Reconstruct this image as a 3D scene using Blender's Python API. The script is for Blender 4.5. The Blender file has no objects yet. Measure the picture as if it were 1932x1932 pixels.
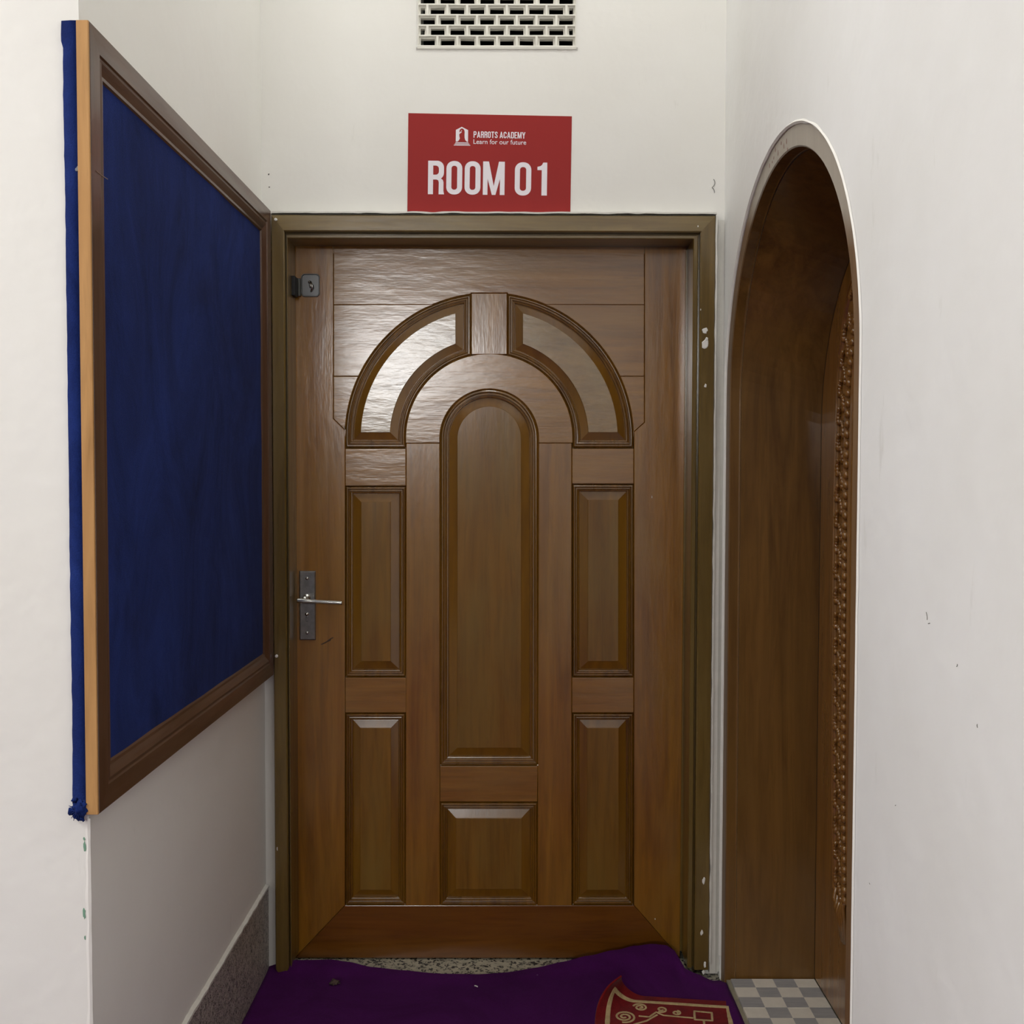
import bpy, bmesh, math, random
from mathutils import Vector, noise
from mathutils.geometry import tessellate_polygon
random.seed(7)
S = bpy.context.scene
COL = S.collection

# ---------------------------------------------------------------- camera, world, lights, exposure
F = 1935.0; PITCH = math.radians(2.05); CAM = Vector((0, 0, 1.48)); ROLL = math.radians(0.12)
cam = bpy.data.cameras.new('camera'); cam.sensor_width = 36; cam.sensor_fit = 'HORIZONTAL'
cam.lens = 36 * F / 1932; cam.clip_start = 0.02
co = bpy.data.objects.new('camera', cam); COL.objects.link(co)
co.location = CAM; co.rotation_euler = (math.pi / 2 - PITCH, 0, 0)
co.rotation_mode = 'QUATERNION'
from mathutils import Quaternion, Euler
co.rotation_quaternion = Euler((math.pi / 2 - PITCH, 0, 0)).to_quaternion() @ Quaternion((0, 0, 1), ROLL)
S.camera = co

w = bpy.data.worlds.new('world'); S.world = w; w.use_nodes = True
w.node_tree.nodes['Background'].inputs[0].default_value = (0.9, 0.95, 1, 1)
w.node_tree.nodes['Background'].inputs[1].default_value = 0.02

S.view_settings.view_transform = 'Standard'; S.view_settings.look = 'None'
S.view_settings.gamma = 1.0; S.view_settings.use_curve_mapping = False
S.view_settings.exposure = 0.0

TUBE = Vector((-1.50, -6.30, 2.84))
def area(name, loc, target, sx, sy, power, color):
    l = bpy.data.lights.new(name, 'AREA'); l.shape = 'RECTANGLE'; l.size = sx; l.size_y = sy
    l.energy = power; l.color = color
    o = bpy.data.objects.new(name, l); COL.objects.link(o); o.location = loc
    d = Vector(target) - Vector(loc); o.rotation_euler = d.to_track_quat('-Z', 'Y').to_euler()
    return o
area('tube_light_glow', TUBE, TUBE + Vector((0, 1, -0.12)), 1.8, 0.45, 125, (1.0, 1.0, 0.985))
area('niche_fill_light', (-0.05, 2.3, 4.12), (-0.05, 2.3, 0), 0.6, 0.3, 5.6, (0.99, 1.0, 1.0))  # added fill from above, fitted to the brightness of the niche walls
area('hall_fill_light', (-2.8, -0.5, 4.12), (-2.8, -0.5, 0), 0.6, 0.3, 55, (0.99, 1.0, 1.0))  # added overhead fill for the front and right walls
area('side_fill_light', (-3.45, 0.8, 3.0), (0, 1.3, 1.9), 1.6, 1.0, 68, (0.99, 1.0, 1.0))  # unseen fill added at the left to brighten the right wall

# ---------------------------------------------------------------- helpers
ORI = {}
def ray(u, v):
    xc = (u - 966) / F; yc = -(v - 966) / F
    c, s = math.cos(ROLL), math.sin(ROLL)
    xr = xc * c - yc * s; yr = xc * s + yc * c
    cp, sp = math.cos(PITCH), math.sin(PITCH)
    return Vector((xr, cp + yr * sp, -sp + yr * cp))
def onY(u, v, Y):
    d = ray(u, v); return CAM + d * (Y / d.y)
def onX(u, v, X):
    d = ray(u, v); return CAM + d * (X / d.x)
def onZ(u, v, Z):
    d = ray(u, v); return CAM + d * ((Z - CAM.z) / d.z)

def link(name, me, mat, parent=None, smooth=False):
    if parent is not None:
        off = ORI[parent.name]
        for v in me.vertices: v.co -= off
    if mat: me.materials.append(mat)
    if smooth:
        for p in me.polygons: p.use_smooth = True
    o = bpy.data.objects.new(name, me); COL.objects.link(o)
    if parent is not None:
        o.parent = parent; ORI[o.name] = ORI[parent.name]
    else:
        ORI[o.name] = Vector((0, 0, 0))
    return o
def obj(name, bm, mat, parent=None, smooth=False, fix=True):
    if fix: bmesh.ops.recalc_face_normals(bm, faces=bm.faces[:])
    me = bpy.data.meshes.new(name); bm.to_mesh(me); bm.free()
    return link(name, me, mat, parent, smooth)
def struct(name, bm, mat, parent=None, **k):
    o = obj(name, bm, mat, parent, **k)
    if parent is None: o['kind'] = 'structure'
    return o
def root(name, loc, label=None, cat=None, group=None, kind=None):
    o = bpy.data.objects.new(name, None); COL.objects.link(o); o.location = loc
    o.empty_display_size = 0.05
    ORI[o.name] = Vector(loc)
    tag(o, label, cat, group, kind); return o
def tag(o, label=None, cat=None, group=None, kind=None):
    if label: o['label'] = label
    if cat: o['category'] = cat
    if group: o['group'] = group
    if kind: o['kind'] = kind
def NB(): return bmesh.new()
def box(bm, a, b):
    x0, y0, z0 = a; x1, y1, z1 = b
    vs = [bm.verts.new(p) for p in ((x0,y0,z0),(x1,y0,z0),(x1,y1,z0),(x0,y1,z0),(x0,y0,z1),(x1,y0,z1),(x1,y1,z1),(x0,y1,z1))]
    for f in ((0,3,2,1),(4,5,6,7),(0,1,5,4),(1,2,6,5),(2,3,7,6),(3,0,4,7)): bm.faces.new([vs[i] for i in f])
    return vs
def bevel(bm, w, seg=2):
    bmesh.ops.bevel(bm, geom=bm.edges[:], offset=w, segments=seg, affect='EDGES', profile=0.5)
def area2(p): return sum(p[i][0]*p[(i+1)%len(p)][1]-p[(i+1)%len(p)][0]*p[i][1] for i in range(len(p)))/2
def inset(poly, d):
    """mitred inset of a counter-clockwise polygon"""
    n = len(poly); out = []
    for i in range(n):
        a, b, c = Vector(poly[i-1]), Vector(poly[i]), Vector(poly[(i+1) % n])
        e1 = (b-a).normalized(); e2 = (c-b).normalized()
        n1 = Vector((-e1.y, e1.x)); n2 = Vector((-e2.y, e2.x))
        m = n1 + n2; k = m.dot(n1)
        out.append(tuple(b + m * (d / k if abs(k) > 0.15 else 0)))
    return out
def ngon(bm, vs):
    """fill a planar loop with triangles, ear-clipped so concave outlines fill right"""
    tris = tessellate_polygon([[v.co for v in vs]])
    for t in tris:
        try: bm.faces.new([vs[i] for i in t])
        except ValueError: pass
def rings(bm, loops, cap=True):
    prev = None
    for L in loops:
        vs = [bm.verts.new(p) for p in L]
        if prev:
            n = len(vs)
            for i in range(n):
                j = (i+1) % n
                bm.faces.new((prev[i], prev[j], vs[j], vs[i]))
        prev = vs
    if cap: ngon(bm, prev)
def cyl(bm, p0, p1, r0, r1=None, n=20, caps=True):
    p0 = Vector(p0); p1 = Vector(p1); r1 = r0 if r1 is None else r1
    d = (p1-p0).normalized(); a = d.orthogonal().normalized(); b = d.cross(a)
    A = [bm.verts.new(p0 + (a*math.cos(t)+b*math.sin(t))*r0) for t in [2*math.pi*i/n for i in range(n)]]
    B = [bm.verts.new(p1 + (a*math.cos(t)+b*math.sin(t))*r1) for t in [2*math.pi*i/n for i in range(n)]]
    for i in range(n):
        j = (i+1) % n; bm.faces.new((A[i], A[j], B[j], B[i]))
    if caps: bm.faces.new(A[::-1]); bm.faces.new(B)
def tube(bm, pts, r, n=8):
    pts = [Vector(p) for p in pts]; prev = None
    a = None
    for i, p in enumerate(pts):
        d = (pts[min(i+1, len(pts)-1)] - pts[max(i-1, 0)]).normalized()
        if a is None: a = d.orthogonal().normalized()
        a = (a - d * a.dot(d)).normalized(); b = d.cross(a)
        rr = r(i/(len(pts)-1)) if callable(r) else r
        R = [bm.verts.new(p + (a*math.cos(t)+b*math.sin(t))*rr) for t in [2*math.pi*k/n for k in range(n)]]
        if prev:
            for k in range(n):
                j = (k+1) % n; bm.faces.new((prev[k], prev[j], R[j], R[k]))
        else: bm.faces.new(R[::-1])
        prev = R
    bm.faces.new(prev)
def blob(bm, c, s, n=2, amp=0.0, seed=0.0):
    r = bmesh.ops.create_icosphere(bm, subdivisions=n, radius=1)
    for v in r['verts']:
        k = 1 + amp * noise.noise(v.co * 2.1 + Vector((seed, seed*1.7, 0)))
        v.co = Vector(c) + Vector((v.co.x*s[0], v.co.y*s[1], v.co.z*s[2])) * k

# ---------------------------------------------------------------- materials
def M(name):
    m = bpy.data.materials.new(name); m.use_nodes = True
    nt = m.node_tree; return m, nt, nt.nodes['Principled BSDF']
def N(nt, t, **k):
    n = nt.nodes.new(t)
    for a, b in k.items():
        if a in n.inputs.keys(): n.inputs[a].default_value = b
        else: setattr(n, a, b)
    return n
def lin(c):
    return tuple((x/255/12.92 if x/255 <= 0.04045 else ((x/255+0.055)/1.055)**2.4) for x in c) + (1,)
def ramp(nt, fac, stops):
    r = nt.nodes.new('ShaderNodeValToRGB'); e = r.color_ramp.elements
    while len(e) < len(stops): e.new(0.5)
    for i, (p, c) in enumerate(stops): e[i].position = p; e[i].color = c
    nt.links.new(fac, r.inputs[0]); return r.outputs[0]
def grey(v): return (v, v, v, 1)
def coords(nt, scale, rot=(0,0,0)):
    tc = nt.nodes.new('ShaderNodeTexCoord'); mp = nt.nodes.new('ShaderNodeMapping')
    mp.inputs['Scale'].default_value = scale; mp.inputs['Rotation'].default_value = rot
    nt.links.new(tc.outputs['Object'], mp.inputs[0]); return mp.outputs[0]
def tex(nt, co, scale, detail=4, rough=0.6, dist=0.0):
    n = nt.nodes.new('ShaderNodeTexNoise'); n.inputs['Scale'].default_value = scale
    n.inputs['Detail'].default_value = detail; n.inputs['Roughness'].default_value = rough
    n.inputs['Distortion'].default_value = dist
    nt.links.new(co, n.inputs['Vector']); return n.outputs[0]
def mix(nt, fac, a, b, mode='MIX'):
    m = nt.nodes.new('ShaderNodeMix'); m.data_type = 'RGBA'; m.blend_type = mode
    for s, val in ((m.inputs[0], fac), (m.inputs[6], a), (m.inputs[7], b)):
        if isinstance(val, (int, float)): s.default_value = val
        elif isinstance(val, tuple): s.default_value = val
        else: nt.links.new(val, s)
    return m.outputs[2]
def bump(nt, bs, h, strength, dist, prev=None):
    b = nt.nodes.new('ShaderNodeBump'); b.inputs['Strength'].default_value = strength
    b.inputs['Distance'].default_value = dist
    nt.links.new(h, b.inputs['Height'])
    if prev: nt.links.new(prev, b.inputs['Normal'])
    nt.links.new(b.outputs[0], bs.inputs['Normal']); return b.outputs[0]
def wood(name, light, dark, blotch, axis='Z', rough=0.3, coat=0.0, bs_=0.25, seed=0.0, spec=0.5, grain=1.0):
    m, nt, bs = M(name)
    sc = {'Z': (1,1,.07), 'X': (.07,1,1), 'Y': (1,.07,1), 'D': (.25,1,1)}[axis]
    rot = (0, math.radians(45), 0) if axis == 'D' else (0,0,0)
    c = coords(nt, sc, rot)
    mp = c.node; mp.inputs['Location'].default_value = (seed, seed*.7, seed*1.3)
    g1 = tex(nt, c, 60, 5, .65, .6); g2 = tex(nt, c, 14, 3, .6, 1.5)
    gcol = mix(nt, ramp(nt, g2, [(.3, grey(0)), (.72, grey(1))]), lin(dark), lin(light))
    fine = ramp(nt, g1, [(.36, grey(.62)), (.55, grey(1.0))])
    gcol = mix(nt, 0.55*grain, gcol, fine, 'MULTIPLY')
    c2 = coords(nt, (1,1,1) if axis == 'D' else tuple(.35 if s < .5 else 1 for s in sc)); big = tex(nt, c2, 6.5, 5, .6, .4)
    gcol = mix(nt, ramp(nt, big, [(.42, grey(0)), (.72, grey(.75))]), gcol, lin(blotch))
    nt.links.new(gcol, bs.inputs['Base Color'])
    r = ramp(nt, tex(nt, c, 30, 4), [(.3, grey(max(rough-.07, .05))), (.75, grey(rough+.12))])
    nt.links.new(r, bs.inputs['Roughness'])
    bs.inputs['Specular IOR Level'].default_value = spec*.35
    if coat:
        bs.inputs['Coat IOR'].default_value = 1.72; bs.inputs['Coat Weight'].default_value = min(1, coat*2.4); bs.inputs['Coat Roughness'].default_value = .20
    b1 = bump(nt, bs, g1, bs_, .0008)
    c3 = coords(nt, tuple(.3 if s < .5 else 1 for s in sc), rot); g3 = tex(nt, c3, 26, 3)
    b2 = bump(nt, bs, g3, bs_*.9, .0022, b1)
    nt.links.new(b2, bs.inputs['Coat Normal'])
    return m
def plain(name, c, rough=.6, metal=0.0, spec=.5, b=None, var=0.0, vs=30):
    m, nt, bs = M(name)
    bs.inputs['Base Color'].default_value = lin(c); bs.inputs['Roughness'].default_value = rough
    bs.inputs['Metallic'].default_value = metal; bs.inputs['Specular IOR Level'].default_value = spec
    if b or var:
        co_ = coords(nt, (1,1,1)); t = tex(nt, co_, vs, 5)
        if b: bump(nt, bs, t, b, .002)
        if var:
            d = tuple(x*(1-var) for x in lin(c)[:3])+(1,)
            nt.links.new(mix(nt, ramp(nt, t, [(.35, grey(0)), (.7, grey(1))]), d, lin(c)), bs.inputs['Base Color'])
    return m
def paint(name, c, soil):
    m, nt, bs = M(name)
    co_ = coords(nt, (1,1,1)); a = tex(nt, co_, 2.2, 5, .6); f = tex(nt, co_, 90, 4, .6)
    cs = coords(nt, (3,3,.6)); st = tex(nt, cs, 5, 6, .7)
    col = mix(nt, ramp(nt, a, [(.35, grey(0)), (.7, grey(.6))]), lin(c), lin(soil))
    col = mix(nt, ramp(nt, st, [(.64, grey(0)), (.8, grey(.5))]), col, lin((196,194,184)))
    nt.links.new(col, bs.inputs['Base Color']); bs.inputs['Roughness'].default_value = .62
    bs.inputs['Specular IOR Level'].default_value = .3
    b1 = bump(nt, bs, f, .06, .002)
    bump(nt, bs, tex(nt, co_, 9, 3), .22, .012, b1)
    return m
MP = paint('wall_paint', (238,237,232), (233,231,224))
MHall = paint('hall_paint', (140,120,96), (128,108,86))
MP_R = paint('wall_paint_right', (240,240,238), (229,228,223))
MV = wood('door_wood_vertical', (154, 104, 28), (122, 76, 14), (140, 100, 38), 'Z', .34, .35, .30)
MH = wood('door_wood_horizontal', (156, 108, 38), (128, 82, 20), (144, 106, 50), 'X', .34, .35, .36, 3.1)
MB_ = wood('door_wood_bottom_rail', (124, 74, 16), (100, 56, 8), (112, 70, 18), 'X', .36, .3, .2, 5.7)
MC = wood('door_panel_centre_wood', (138, 96, 30), (114, 76, 18), (126, 98, 42), 'Z', .42, .15, .16, 9.1)
MD = wood('sector_panel_wood', (148, 112, 54), (120, 86, 32), (136, 112, 62), 'D', .26, .45, .38, 2.3)
MM = wood('moulding_wood', (132, 88, 16), (90, 56, 8), (114, 80, 18), 'Z', .3, .4, .12, 7.7)
MBev = wood('panel_bevel_wood', (134, 90, 12), (106, 68, 6), (122, 86, 14), 'Z', .38, .3, .08, 4.4, grain=.5)
MF = wood('frame_wood', (120, 96, 46), (90, 70, 28), (112, 92, 46), 'Z', .34, .3, .22, 1.1)
MFH = wood('frame_wood_horizontal', (136, 114, 70), (108, 86, 44), (124, 108, 66), 'X', .34, .3, .22, 1.9)
MLin = wood('lining_wood', (122, 86, 38), (90, 60, 24), (116, 84, 40), 'Z', .42, .2, .15, 6.1)
MLeaf = wood('carved_leaf_wood', (162, 112, 50), (122, 80, 28), (146, 104, 50), 'Z', .3, .5, .15, 8.1)
MBf = wood('board_frame_wood', (98, 68, 50), (70, 46, 32), (98, 76, 60), 'Y', .36, .2, .15, 2.9)
MBfv = wood('board_frame_wood_vertical', (98, 68, 50), (70, 46, 32), (90, 66, 50), 'Z', .36, .2, .15, 3.9)
MEdge = wood('raw_edge_wood', (208, 162, 106), (168, 122, 72), (190, 144, 94), 'Z', .5, 0, .15, 5.0)
MHasp = plain('hasp_steel', (104,104,104), .34, 1.0)
MMet = plain('brushed_steel', (150,148,146), .32, 1.0, var=.25, vs=60)
MMetB = plain('polished_steel', (205,205,200), .18, 1.0)
MBlk = plain('black_metal_and_gap_shade', (22,22,24), .45, .3)
MDark = plain('unlit_duct_black', (7,7,7), .95)
MWhite = plain('white_plaster', (226,224,216), .7, b=.3, var=.08)
MGrille = plain('painted_cement', (232,230,220), .65, b=.4, vs=120)
MSoil = plain('dirty_gap', (66,62,50), .9, var=.5, vs=200)
MGreen = plain('old_green_paint', (120,160,136), .7)
MRed = plain('sign_red', (154,40,38), .5, spec=.2)
MSW = plain('sign_white', (238,232,238), .45)
def fabric(name, a, b_, sheen, sc=7):
    m, nt, bs = M(name); c = coords(nt, (1,1,.5)); t = tex(nt, coords(nt, (1,1.2,.6)), sc*.6, 8, .74, .8); f = tex(nt, coords(nt, (1,1,1)), 420, 3, .7)
    col = mix(nt, ramp(nt, t, [(.34, grey(0)), (.66, grey(1))]), lin(b_), lin(a))
    col = mix(nt, .5, col, ramp(nt, f, [(.3, grey(.5)), (.7, grey(1.1))]), 'MULTIPLY')
    nt.links.new(col, bs.inputs['Base Color']); bs.inputs['Roughness'].default_value = .95
    bs.inputs['Specular IOR Level'].default_value = .1
    bs.inputs['Sheen Weight'].default_value = sheen; bs.inputs['Sheen Roughness'].default_value = .4
    bump(nt, bs, f, .6, .002); return m
MBlue = fabric('blue_felt', (32,52,118), (17,30,78), .03)
MPur = fabric('purple_carpet', (80,22,92), (64,14,72), .02, 5)
MRug = fabric('rug_red_pile', (130,26,28), (100,18,22), .1, 30)
MRugB = fabric('rug_beige_pile', (206,184,138), (176,152,108), .1, 60)
def terrazzo(name, base, chips, sc, thr=.16):
    m, nt, bs = M(name); c = coords(nt, (1,1,1))
    n = nt.nodes.new('ShaderNodeTexVoronoi'); n.inputs['Scale'].default_value = sc; n.inputs['Randomness'].default_value = 1
    d = nt.nodes.new('ShaderNodeTexNoise'); d.inputs['Scale'].default_value = sc*1.3
    nt.links.new(c, d.inputs['Vector'])
    mv = nt.nodes.new('ShaderNodeVectorMath'); mv.operation = 'MULTIPLY_ADD'
    mv.inputs[1].default_value = (.03,)*3
    nt.links.new(d.outputs['Color'], mv.inputs[0]); nt.links.new(c, mv.inputs[2]); nt.links.new(mv.outputs[0], n.inputs['Vector'])
    k = ramp(nt, n.outputs['Distance'], [(thr, grey(1)), (thr+.08, grey(0))])
    hue = ramp(nt, n.outputs['Color'], [(.35, grey(0)), (.45, grey(1))])
    kk = mix(nt, 1.0, k, hue, 'MULTIPLY')
    t = tex(nt, c, 40, 5)
    b0 = mix(nt, ramp(nt, t, [(.3, grey(0)), (.7, grey(1))]), lin(tuple(x*.82 for x in base)), lin(base))
    nt.links.new(mix(nt, kk, b0, lin(chips)), bs.inputs['Base Color']); bs.inputs['Roughness'].default_value = .4
    return m
MTer = terrazzo('terrazzo_floor', (200,194,172), (22,20,18), 84, .46)
MBase = terrazzo('speckled_skirting', (196,188,178), (66,60,56), 150, .46)

# ---------------------------------------------------------------- the room shell
L, R, D, CEIL = -0.727, 0.614, 3.0, 4.2
bm = NB(); box(bm, (-3.7, -6.8, -.1), (1.6, 4.2, 0)); struct('floor', bm, MTer)
bm = NB(); box(bm, (-3.7, -6.8, CEIL), (1.6, 4.2, CEIL+.1)); struct('ceiling', bm, plain('ceiling_paint', (228,228,224), .8))
def cells(bm, xs, zs, y0, y1, holes):
    for i in range(len(xs)-1):
        for j in range(len(zs)-1):
            if (i, j) in holes: continue
            box(bm, (xs[i], y0, zs[j]), (xs[i+1], y1, zs[j+1]))
    bmesh.ops.remove_doubles(bm, verts=bm.verts[:], dist=1e-5)
    seen = {}
    for f in bm.faces:
        k = tuple(sorted(v.index for v in f.verts)); seen.setdefault(k, []).append(f)
    bmesh.ops.delete(bm, geom=[f for fs in seen.values() if len(fs) > 1 for f in fs], context='FACES_ONLY')
VX0, VX1, VZ0 = onY(788, 60, D).x, onY(1087, 60, D).x, onY(930, 92, D).z
VZ1 = VZ0 + 19/F*D*9.0
bm = NB()
cells(bm, [L-.25, -.672, VX0, VX1, .574, R+.32], [0, 2.215, VZ0, VZ1, CEIL], D, D+.2, {(1,0),(2,0),(3,0),(2,2)})
bm.verts.index_update()
struct('wall_back', bm, MP)
WF = 1.745
bm = NB(); box(bm, (L-.2, WF, 0), (L, D, CEIL)); struct('wall_left', bm, MP)
bm = NB(); box(bm, (-3.6, WF, 0), (L-.2, WF+.2, CEIL)); struct('wall_front', bm, MP)
bm = NB(); box(bm, (-3.7, -6.7, 0), (-3.6, WF+.2, CEIL)); struct('wall_side', bm, MHall)
bm = NB(); box(bm, (-3.6, -6.8, 0), (R+.3, -6.7, CEIL)); struct('wall_rear', bm, MHall)
# right wall with the arched opening
YN, YF, SPR, APX = 1.815, 2.968, 1.70, 2.262
YC = (YN+YF)/2
def arch(d, n=40, spr=SPR, apx=APX, z0=0.0, yn=YN, yf=YF):
    """open arch line from near foot over to far foot, in (Y, Z), inset by d"""
    a = (yf-yn)/2 - d; b = apx - spr - d; c = (yn+yf)/2
    pts = [(yn+d, z0)]
    pts += [(c - a*math.cos(t), spr + b*math.sin(t)) for t in [math.pi*i/n for i in range(n+1)]]
    return pts + [(yf-d, z0)]
prof = [(-6.7, 0)] + arch(0) + [(D, 0), (D, CEIL), (-6.7, CEIL)]
bm = NB()
P = prof[::-1] if area2(prof) < 0 else prof
front = [(R, y, z) for y, z in P]; back = [(R+.25, y, z) for y, z in P]
fv = [bm.verts.new(p) for p in front]; bv = [bm.verts.new(p) for p in back]
ngon(bm, fv); ngon(bm, bv)
for i in range(len(P)):
    j = (i+1) % len(P); bm.faces.new((fv[i], fv[j], bv[j], bv[i]))
struct('wall_right', bm, MP_R)
bm = NB(); box(bm, (R+.75, 1.4, 0), (R+.8, 3.4, CEIL)); struct('wall_beyond', bm, MP)

# skirting on the left wall, with the plaster lip on it
BH = 0.262
bm = NB(); box(bm, (L, WF+.004, 0), (L+.007, D, BH)); struct('baseboard_left', bm, MBase)
bm = NB()
prev = None
for i in range(90):
    y = WF+.004 + (D-WF-.006)*i/89
    a = .0035 + .003*noise.noise((y*9, 1, 0)) + .003*noise.noise((y*50, 0, 0)); t = .009 + .002*noise.noise((y*30, 5, 2))
    vs = [bm.verts.new(p) for p in ((L, y, BH-.004-a*.3), (L+t, y, BH-.002-a*.4), (L+t, y, BH+a*.7), (L, y, BH+.003+a))]
    if prev:
        for k in range(4): bm.faces.new((prev[k], prev[(k+1)%4], vs[(k+1)%4], vs[k]))
    prev = vs
struct('trim_1', bm, MWhite)

# ---------------------------------------------------------------- ventilation grille
pitch_x = (VX1-VX0)/7.88; pitch_z = 19/F*D
g = root('ventilation_grille', (0, D, VZ0), 'white pierced cement ventilation grille high in the wall above the door', 'vent')
bm = NB()
def cell(x0, x1, z0, z1, seed):
    r = random.Random(seed)
    d1, d2, d3 = .0034, .0050, .0084
    def loop(d, y, j=0):
        return [(x0+d+r.uniform(-j,j), y, z0+d*.64+r.uniform(-j,j)), (x1-d+r.uniform(-j,j), y, z0+d*.64+r.uniform(-j,j)),
                (x1-d+r.uniform(-j,j), y, z1-d*.64+r.uniform(-j,j)), (x0+d+r.uniform(-j,j), y, z1-d*.64+r.uniform(-j,j))]
    rings(bm, [loop(0, D-.004), loop(.003, D-.004, .0004), loop(d1, D-.001, .0005), loop(d2, D+.004, .0007), loop(d3, D+.006, .0009), loop(d3+.0002, D+.0205, .001)], cap=False)
nz = 8
for k in range(nz):
    z0 = VZ0 + .006 + k*pitch_z; z1 = z0 + pitch_z
    if k % 2 == 0: xs = [VX0 + i*(VX1-VX0)/8 for i in range(9)]
    else:
        h = (VX1-VX0)/8*.5; xs = [VX0, VX0+h] + [VX0+h+i*(VX1-VX0)/8 for i in range(1, 8)] + [VX1]
    for i in range(len(xs)-1): cell(xs[i], xs[i+1], z0, z1, k*20+i)
# bottom lip and side returns
box(bm, (VX0, D-.004, VZ0-.001), (VX1, D+.05, VZ0+.006))
box(bm, (VX0, D+.001, VZ0+.006+nz*pitch_z), (VX1, D+.05, VZ1))
obj('lattice', bm, MGrille, g)
bm = NB()
prev = None
for i in range(70):
    x = VX0-.004 + (VX1-VX0+.008)*i/69; a = .004*abs(noise.noise((x*40, 0, 1))) + .003
    vs = [bm.verts.new(p) for p in ((x, D, VZ0-.001-a), (x, D-.0025-a*.2, VZ0-.000), (x, D-.0045, VZ0+.003), (x, D, VZ0+.005))]
    if prev:
        for q in range(3): bm.faces.new((prev[q], prev[q+1], vs[q+1], vs[q]))
    prev = vs
obj('mortar_lip', bm, MWhite, g)
bm = NB()
x0, x1, z0, z1 = VX0-.01, VX1+.01, VZ0-.01, VZ1+.01
box(bm, (x0, D+.2, z0), (x1, D+.6, z1))
bmesh.ops.delete(bm, geom=[f for f in bm.faces if abs(f.calc_center_median().y-(D+.2)) < 1e-4], context='FACES_ONLY')
struct('trim_2', bm, MDark)  # near-black colour stands in for the unlit space behind the holes

# ---------------------------------------------------------------- door leaf
YL = 3.085
def PL(u, v, Y=YL):
    p = onY(u, v, Y); return (p.x, p.z)
PX = YL/F
CX, CY = 923, 825
d1 = root('door_1', (0, YL, 0.03), kind='structure')
def arcp(cx, cy, r, a0, a1, n=24):
    return [(cx + r*math.cos(math.radians(a0+(a1-a0)*i/n)), cy - r*math.sin(math.radians(a0+(a1-a0)*i/n))) for i in range(n+1)]
def ang(dy, r): return math.degrees(math.asin(dy/r))
def plank(name, poly, mat, th=.035):
    pts = [PL(*p) for p in poly]
    q = [pts[0]]
    for p in pts[1:]:
        if (Vector(p)-Vector(q[-1])).length > 1e-4: q.append(p)
    if (Vector(q[0])-Vector(q[-1])).length < 1e-4: q.pop()
    if area2(q) < 0: q = q[::-1]
    bm = NB()
    lv = [(0.0003, -th), (0.0003, -.0022), (.0011, -.0004), (.0022, 0)]
    rings(bm, [[(x, YL - h, z) for x, z in inset(q, d)] for d, h in lv])
    return obj(name, bm, mat, d1)
RO, RI, RC = 272, 158, 93
aO710, aO575 = ang(CY-710, RO), ang(CY-575, RO)
a34 = math.degrees(math.acos(34/RO))
plank('stile', [(556,461),(629,461),(629,790),(651,812),(651,1708),(556,1808)], MV)
plank('stile', [(1216,463),(1295,463),(1283,1808),(1196,1708),(1196,815),(1216,797)], MV)
plank('rail', [(629,461),(1216,463),(1216,575)] + arcp(CX, CY, RO, aO575, a34, 8) + [(957,553),(889,553)] + arcp(CX, CY, RO, 180-a34, 180-aO575, 8) + [(629,575)], MH)
plank('rail', [(629,575)] + arcp(CX, CY, RO, 180-aO575, 180-aO710, 14) + [(629,710)], MH)
plank('rail', [(1216,575)] + arcp(CX, CY, RO, aO575, aO710, 14) + [(1216,710)], MH)
plank('rail', [(629,710)] + arcp(CX, CY, RO, 180-aO710, 180, 10) + [(651,812),(629,790)], MH)
plank('rail', [(1216,710)] + arcp(CX, CY, RO, aO710, 0, 10) + [(1196,815),(1216,797)], MH)
plank('keystone', [(889,553),(957,553),(957,669),(889,669)], MV)['label'] = 'grey-brown block at the crown of the arch'
plank('arch_band', [(765,836)] + arcp(CX, CY, RI, 178, 2, 48) + [(1081,836),(1016,836)] + arcp(CX, 827, RC, 0, 180, 40) + [(830,836)], MH)
plank('muntin', [(766,836),(830,836),(830,1709),(765,1709)], MV)
plank('muntin', [(1016,836),(1079,836),(1079,1709),(1014,1709)], MV)
plank('rail', [(651,846),(766,846),(766,917),(651,917)], MH)
plank('rail', [(1079,846),(1196,846),(1196,913),(1079,913)], MH)
plank('rail', [(651,1278),(766,1278),(766,1345),(651,1345)], MH)
plank('rail', [(1079,1278),(1196,1278),(1196,1345),(1079,1345)], MH)
plank('rail', [(830,1445),(1015,1445),(1014,1513),(830,1513)], MH)
plank('rail', [(651,1708),(1196,1708),(1283,1808),(556,1808)], MB_)
# panels: an outline as a function of the inset (in px of the measured drawing)
def rect(x0, y0, x1, y1): return lambda d: [(x0+d, y1-d), (x1-d, y1-d), (x1-d, y0+d), (x0+d, y0+d)]
def archp(cx, cy, r, y1):
    return lambda d: [(cx-r+d, y1-d), (cx+r-d, y1-d)] + arcp(cx, cy, r-d, 0, 180, 44)
def sector(sgn, edge, yb):
    def f(d):
        ro, ri = RO-d, RI+d; e = edge - d*1.04
        e = abs(edge-CX)+d
        o0, o1 = ang(CY-(yb-d), ro), math.degrees(math.acos(e/ro))
        i0, i1 = ang(CY-(yb-d), ri), math.degrees(math.acos(e/ri))
        pts = [(ro*math.cos(math.radians(o0+(o1-o0)*i/40)), -ro*math.sin(math.radians(o0+(o1-o0)*i/40))) for i in range(41)]
        pts += [(ri*math.cos(math.radians(i1+(i0-i1)*i/40)), -ri*math.sin(math.radians(i1+(i0-i1)*i/40))) for i in range(41)]
        return [(CX+sgn*x, CY+y) for x, y in pts]
    return f
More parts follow.
